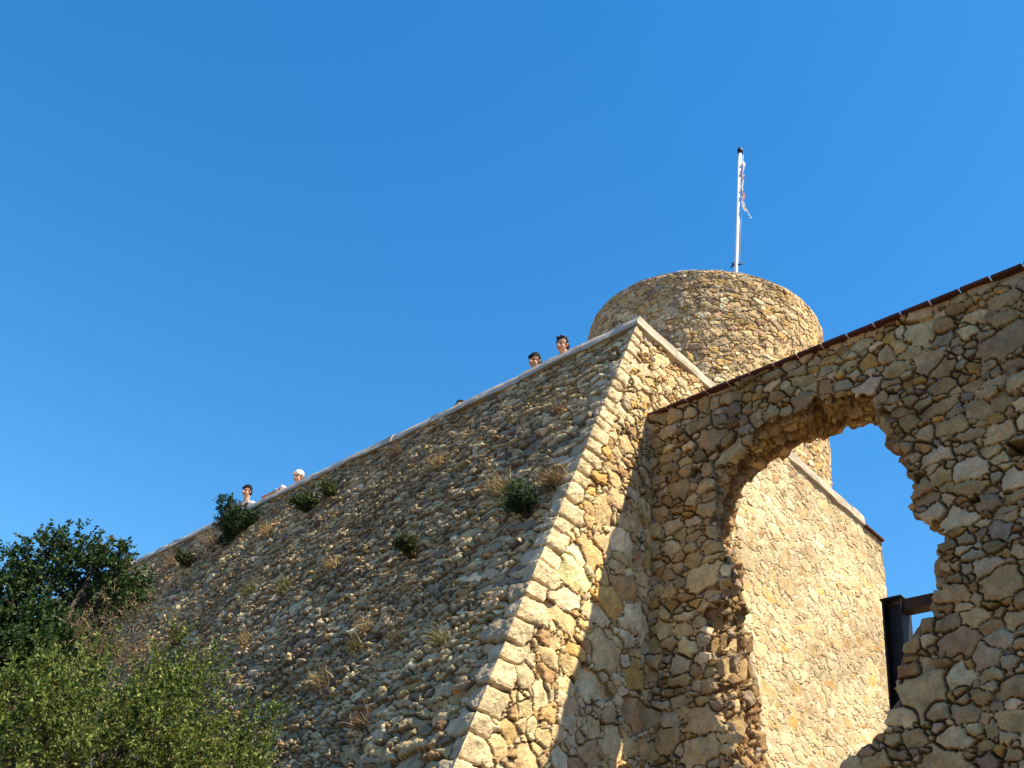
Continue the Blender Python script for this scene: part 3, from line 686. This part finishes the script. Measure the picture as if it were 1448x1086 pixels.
G1, G2, DRY, BRN = (.038, .070, .02), (.075, .105, .028), (.36, .26, .12), (.20, .13, .075)
wall_bush('wall_shrub', 'large dark green shrub growing from the wall just under the coping', 'shrub', 331, 742, 32, (.028, .058, .017), (.06, .09, .022), 61, .8, 2400)
wall_bush('wall_plant', 'small green plant on the sloping wall right of the large dark shrub', 'plant', 430, 712, 15, G1, G2, 62, .6, 6000, .04, .07)
wall_bush('wall_plant', 'small olive green plant near the coping below the person in a white cap', 'plant', 462, 690, 13, G2, DRY, 63, .6, 5000, .04, .07)
wall_bush('wall_plant', 'low grey green plant at the middle of the sloping wall', 'plant', 576, 770, 17, (.05, .07, .025), G2, 64, .5, 4500, .04, .08)
wall_bush('wall_plant', 'dark green plant rooted under the left end of the coping', 'plant', 262, 792, 15, (.05, .06, .02), DRY, 65, .4, 3800, .04, .08)
wall_bush('wall_plant', 'olive green bush beside the dry brush at the left foot of the wall', 'plant', 195, 840, 26, G2, G1, 66, .6, 2500, .045, .09)
wall_bush('wall_plant', 'dark leafy plant tangled in the long grass clump near the corner stones', 'plant', 738, 712, 22, (.020, .04, .014), G2, 67, .5, 3000, .045, .08)
grass_tuft('grass_clump', 'green long bladed grass clump near the corner stones of the sloping wall', 'grass', 735, 708, 40, (.05, .085, .022), 71, 200, None, .7, .008)
grass_tuft('dry_bush', 'brown dead grass bush beside the green clump near the corner stones', 'grass', 784, 684, 26, (.24, .16, .08), 72, 260)
tree('dry_bush', 'large brown dry brush between the evergreen tree and the wall', 'bush', [(150, 892, 38, 0), (188, 880, 26, .1), (118, 906, 28, -.1), (165, 925, 40, 0)], 11.3, 300, .32, 15, .55, .07, (.17, .12, .065), (.33, .23, .12), .25, 73, (150, 960), .035, 4, .004, .3)
for i, (px, py, r, c) in enumerate([(700, 690, 26, DRY), (515, 890, 22, DRY), (455, 965, 26, DRY), (512, 1022, 26, BRN), (622, 905, 24, (.22, .19, .07)), (402, 832, 20, (.18, .17, .06)), (352, 836, 18, (.16, .16, .05)),
                                    (620, 655, 20, DRY), (300, 770, 26, BRN), (378, 752, 16, DRY), (560, 640, 18, BRN), (560, 905, 18, DRY), (468, 800, 16, DRY), (240, 800, 24, BRN), (500, 915, 18, (.2, .17, .06)), (790, 580, 18, BRN), (345, 905, 16, DRY)]):
    grass_tuft('dry_grass_tuft', 'small tuft of dry grass sprouting from the joints of the sloping stone wall', 'grass', px, py, r, c, 80 + i, 90, 'dry grass tufts on the sloping wall', .5, .005)

# ------------------------------------------------------------------ people
SKIN = (.54, .32, .215)
def remeshed(name, build, voxel, smooth_it, mat, parent, colfun=None):
    bm = bmesh.new(); build(bm); me = bpy.data.meshes.new(name + '_src'); bm.to_mesh(me); bm.free()
    o = bpy.data.objects.new(name + '_src', me); COL.objects.link(o)
    md = o.modifiers.new('r', 'REMESH'); md.mode = 'VOXEL'; md.voxel_size = voxel; md.use_smooth_shade = True
    if smooth_it: sm = o.modifiers.new('s', 'SMOOTH'); sm.iterations = smooth_it; sm.factor = .5
    dg = bpy.context.evaluated_depsgraph_get(); me2 = bpy.data.meshes.new_from_object(o.evaluated_get(dg))
    bpy.data.objects.remove(o); bpy.data.meshes.remove(me); me2.name = name
    if colfun:
        co = np.zeros(len(me2.vertices) * 3, np.float32); me2.vertices.foreach_get('co', co); c = np.ones((len(me2.vertices), 4), np.float32); c[:, :3] = colfun(co.reshape(-1, 3))
        a = me2.attributes.new('stone', 'FLOAT_COLOR', 'POINT'); a.data.foreach_set('color', c.ravel())
    for p in me2.polygons: p.use_smooth = True
    return link(name, me2, mat, parent)
def ball(bm, c, r, sc=(1, 1, 1), n=18):
    m = Matrix.Translation(Vector(c)) @ Matrix.Diagonal((r * sc[0], r * sc[1], r * sc[2], 1))
    bmesh.ops.create_uvsphere(bm, u_segments=n, v_segments=n // 2 + 2, radius=1, matrix=m)
def limb(bm, pts, rad):
    tube_bm(bm, pts, rad, 14)
    for p, r in zip(pts, rad): ball(bm, p, r, n=12)
M_SKIN = material('skin', attr='stone', rough=.6, spec=.3)
def cloth(name, col): return material(name, col, rough=.85, bump=((90, .002),), var=((12, .8, 1.15),))
M_HAIR = material('dark_hair', (.008, .006, .006), spec=.15, rough=.75, bump=((120, .004),), var=((60, .6, 1.6),))
M_TROUS = cloth('trousers_cloth', (.06, .07, .10))
M_SHOE = material('shoe_leather', (.05, .04, .035), rough=.6)

def person(label, head, face_az, shirt_col, arms, hair='short', cap=None, sleeve=.5, tiltdown=.25, glasses=False, S=1.0):
    """head: world position of the head centre; face_az: world direction (np xy) the person faces; local frame -> x right, y forward, z up from the feet"""
    fz = TER; Hh = (head[2] - fz)
    fwd = np.array([face_az[0], face_az[1], 0.]); fwd /= np.linalg.norm(fwd); rgt = np.array([fwd[1], -fwd[0], 0])
    k = min(1.05, max(.62, Hh / 1.58)) if S is None else S
    leanf = .16                                               # shoulders forward of the hips
    hd = np.array([0, leanf + .05, Hh]); org = np.array([head[0], head[1], fz]) - fwd * hd[1]
    root = empty('person', org, label, 'person')
    Wd = lambda p: org + rgt * p[0] + fwd * p[1] + Z3 * p[2]
    sh = np.array([0, leanf - .03, Hh - .24 * k]); hip = np.array([0, -.02, .93 * Hh / 1.58]); chest = sh * .65 + hip * .35 - np.array([0, .02, 0])
    kn, an = .50 * Hh / 1.58, .09
    ty = np.array([0, math.cos(tiltdown), -math.sin(tiltdown)]); tzv = np.array([0, math.sin(tiltdown), math.cos(tiltdown)]); txv = np.array([1., 0, 0])
    def hp(x, y, z_): return Wd(hd + (txv * x + ty * y + tzv * z_) * k)
    def torso(bm, g=0.):
        for s_ in (-1, 1):
            limb(bm, [Wd(sh + np.array([s_ * .15 * k, 0, -.01])), Wd(chest + np.array([s_ * .10 * k, 0, 0])), Wd(hip + np.array([s_ * .085 * k, 0, .1]))], [.062 * k + g, .115 * k + g, .105 * k + g])
        limb(bm, [Wd(sh + np.array([-.15 * k, 0, -.01])), Wd(sh + np.array([.15 * k, 0, -.01]))], [.06 * k + g, .06 * k + g])
        ball(bm, Wd(chest), .13 * k + g); ball(bm, Wd(hip + np.array([0, 0, .08])), .125 * k + g)
    def legs(bm, g=0., lo=0.):
        for s_ in (-1, 1):
            limb(bm, [Wd(hip + np.array([s_ * .09, 0, 0])), Wd(np.array([s_ * .10, .03, kn])), Wd(np.array([s_ * .10, -.02, an + lo]))], [.085 * k + g, .058 * k + g, .042 * k + g])
    A = []
    for s_ in (-1, 1):
        s0 = sh + np.array([s_ * .185 * k, 0, -.02]); el, ha = arms[0 if s_ < 0 else 1]
        A.append((Wd(s0), el if isinstance(el, np.ndarray) and el.shape == (3,) and abs(el[2]) > 4 else Wd(np.array(el)), ha if isinstance(ha, np.ndarray) and abs(ha[2]) > 4 else Wd(np.array(ha)), s_))
    def body(bm):
        torso(bm); legs(bm)
        for s_ in (-1, 1): limb(bm, [Wd(np.array([s_ * .10, -.03, .05])), Wd(np.array([s_ * .115, .14, .04]))], [.042, .034])
        limb(bm, [Wd(sh + np.array([0, 0, .0])), hp(0, -.02, -.09)], [.062 * k, .056 * k])
        ball(bm, hp(0, -.012, .03), .088 * k, (.87, 1.1, 1.0)); ball(bm, hp(0, .018, -.045), .066 * k, (.93, 1.05, 1.12)); ball(bm, hp(0, .05, -.10), .028 * k, (1.15, .9, .8))
        limb(bm, [hp(0, .088, .012), hp(0, .112, -.028)], [.010 * k, .016 * k])
        for s_ in (-1, 1):
            ball(bm, hp(s_ * .013, .098, -.03), .011 * k); ball(bm, hp(s_ * .082, -.005, -.012), .022 * k, (.5, 1, 1.5)); ball(bm, hp(s_ * .032, .082, .024), .018 * k, (1.3, .6, .5)); ball(bm, hp(s_ * .04, .064, -.03), .024 * k)
        ball(bm, hp(0, .088, -.062), .014 * k, (1.7, .6, .45)); ball(bm, hp(0, .085, -.073), .014 * k, (1.4, .6, .5))
        for (s0, el, ha, s_) in A:
            limb(bm, [s0, el, ha], [.048 * k, .038 * k, .027 * k])
            d = ha - el; d /= np.linalg.norm(d); side = np.cross(d, Z3); side /= np.linalg.norm(side); nn = np.cross(side, d)
            palm = ha + d * .05; limb(bm, [ha + d * .01, palm + side * .016], [.026 * k, .024 * k]); limb(bm, [ha + d * .01, palm - side * .018], [.026 * k, .022 * k])
            for q, (o_, l_) in enumerate([(.030, .062), (.010, .078), (-.010, .074), (-.030, .058)]):
                b0 = palm + side * o_ + d * .018; b1 = b0 + d * l_ * .5 + side * o_ * .15 - nn * .004; b2 = b1 + d * l_ * .5 - nn * .018
                limb(bm, [b0, b1, b2], [.0095, .0088, .0075])
            tb_ = ha + d * .02 + side * .028 * s_; limb(bm, [tb_, tb_ + side * .022 * s_ + d * .022, tb_ + side * .030 * s_ + d * .052 - nn * .01], [.012, .0105, .009])
    org_ = org
    def skincol(co):
        lp = co - hp(0, 0, 0); x = lp @ rgt / k; y = lp @ (fwd * ty[1] + Z3 * ty[2]) / k; z_ = lp @ (fwd * tzv[1] + Z3 * tzv[2]) / k
        c = np.tile(np.array(SKIN), (len(co), 1)); f = y > .05
        for s_ in (-1, 1):
            c[f & (np.hypot((x - s_ * .033) / .014, (z_ - .004) / .008) < 1)] = (.03, .02, .018)
            c[f & (np.hypot((x - s_ * .034) / .022, (z_ - .028) / .006) < 1)] = (.05, .03, .02)
        c[f & (np.hypot(x / .024, (z_ + .067) / .009) < 1)] = (.38, .14, .11)
        return c
    remeshed('body', body, .0075, 3, M_SKIN, root, skincol)
    def shirt(bm):
        torso(bm, .014)
        for (s0, el, ha, s_) in A:
            if sleeve <= 1: limb(bm, [s0, s0 + (el - s0) * sleeve], [.064 * k, .056 * k])
            else: limb(bm, [s0, el, el + (ha - el) * (sleeve - 1)], [.064 * k, .052 * k, .042 * k])
    remeshed('shirt', shirt, .012, 4, cloth('shirt_cloth', shirt_col), root)
    def trous(bm): legs(bm, .014, .02); ball(bm, Wd(hip + np.array([0, 0, .02])), .15 * k, (1, .85, .8))
    remeshed('trousers', trous, .014, 3, M_TROUS, root)
    def shoes(bm):
        for s_ in (-1, 1): limb(bm, [Wd(np.array([s_ * .10, -.04, .055])), Wd(np.array([s_ * .115, .16, .045]))], [.055, .045])
    remeshed('shoes', shoes, .014, 2, M_SHOE, root)
    rh = np.random.default_rng(int(abs(head[0]) * 1000))
    def hairb(bm):
        ball(bm, hp(0, -.024, .050), .094 * k, (.90, 1.06, .90)); ball(bm, hp(0, -.055, -.005), .078 * k, (.98, .75, 1.15))
        for s_ in (-1, 1): ball(bm, hp(s_ * .070, -.012, .03), .035 * k, (.55, 1.15, 1.25)); 
        for _ in range(40):
            a_ = rh.uniform(0, 2 * math.pi); e_ = rh.uniform(.0, 1.5)
            p = (.080 * math.cos(e_) * math.cos(a_), -.026 + .095 * math.cos(e_) * math.sin(a_), .052 + .080 * math.sin(e_))
            if p[1] > .045 and p[2] < .09: continue
            ball(bm, hp(*p), rh.uniform(.012, .018) * k, n=8)
        if hair == 'fringe':
            for i_ in range(15): x_ = -.065 + i_ * .0093; ball(bm, hp(x_, .070 - x_ * x_ * 7, .066 + rh.uniform(-.008, .008)), .020 * k, (.9, .5, 1.2), 8)
        if hair == 'long':
            for s_ in (-1, 1): ball(bm, hp(s_ * .072, -.03, -.05), .04 * k, (.6, 1, 2))
    remeshed('hair', hairb, .006, 5, M_HAIR, root)
    if cap is not None:
        def capb(bm):
            ball(bm, hp(0, -.012, .060), .106 * k, (.93, 1.1, .78)); ball(bm, hp(0, .09, .048), .075 * k, (.95, 1.0, .10))
            ball(bm, hp(0, -.012, .142), .012 * k)
        remeshed('cap', capb, .007, 2, cloth('cap_cloth', cap), root)
    if glasses:
        bm = bmesh.new()
        for s_ in (-1, 1):
            ball(bm, hp(s_ * .034, .044, .122), .022 * k, (1.2, .5, .7), 12); tube_bm(bm, [hp(s_ * .058, .036, .118), hp(s_ * .090, -.03, .06)], [.004, .004], 6)
        tube_bm(bm, [hp(-.012, .050, .124), hp(.012, .050, .124)], [.004, .004], 6)
        bm_obj('sunglasses', bm, material('violet_sunglasses', (.07, .03, .09), rough=.6, spec=.2), root)
    return root

OUT = nLh / np.linalg.norm(nLh)
def head_at(px, py, back):
    """head centre on the pixel's ray, 'back' metres behind the outer edge of the coping"""
    return hit(px, py, C - OUT * back, OUT)
def rest(k=1.): return
def arm_pair(head, spread=.30, fwd=.42, dz=-.28):
    h = head[2] - TER; zc = ZT - TER + .04
    return [((-spread, .20, min(h - .42, zc + .02)), (-.10, fwd, zc + .03)), ((spread, .20, min(h - .42, zc + .02)), (.10, fwd, zc + .03))]
TOE = lambda h: EYE - h
def look(h, bias=.55, side=0.):
    a = OUT[:2] * bias + (EYE - h)[:2] / np.linalg.norm((EYE - h)[:2]) * (1 - bias) + Rdir[:2] * side; return a
h4 = head_at(795, 488, .38); person('dark haired person in a pink top with sunglasses on head, highest above the wall', h4, look(h4, .7, -.12), (.62, .30, .36), arm_pair(h4), 'short', None, .9, .35, True)
h3 = head_at(756, 511, .40); person('black haired person with a fringe leaning over the coping in a dark blue sleeve', h3, look(h3, .7, -.12), (.09, .11, .24), arm_pair(h3), 'fringe', None, 1.8, .35)
h1 = head_at(349, 695, .22); person('dark haired smiling person in a pale top above the large dark shrub', h1, look(h1, .6, 0.), (.70, .62, .60), arm_pair(h1), 'fringe', None, .8, .3)
h2 = head_at(422, 675, .42)
hand = hit_z(376, 699.5, ZT + .085); elb = hit_z(396, 688, ZT + .13)
ar = arm_pair(h2); ar = [ar[0], (elb - OUT * .05, hand - OUT * .03)]
person('person in a white cap with one arm stretched along the wall coping', h2, look(h2, .55, -.35), (.72, .60, .60), ar, 'short', (.82, .82, .82), 1.35, .2)
h5 = head_at(650, 577, .48); person('person mostly hidden behind the coping, only the black hair showing at mid wall', h5, look(h5, .9), (.12, .12, .14), arm_pair(h5), 'short', None, .8, .2)
h6 = head_at(249, 772, .55); person('person mostly hidden behind the far left coping, only dark hair showing', h6, look(h6, .9), (.14, .10, .10), arm_pair(h6), 'short', None, .8, .2)
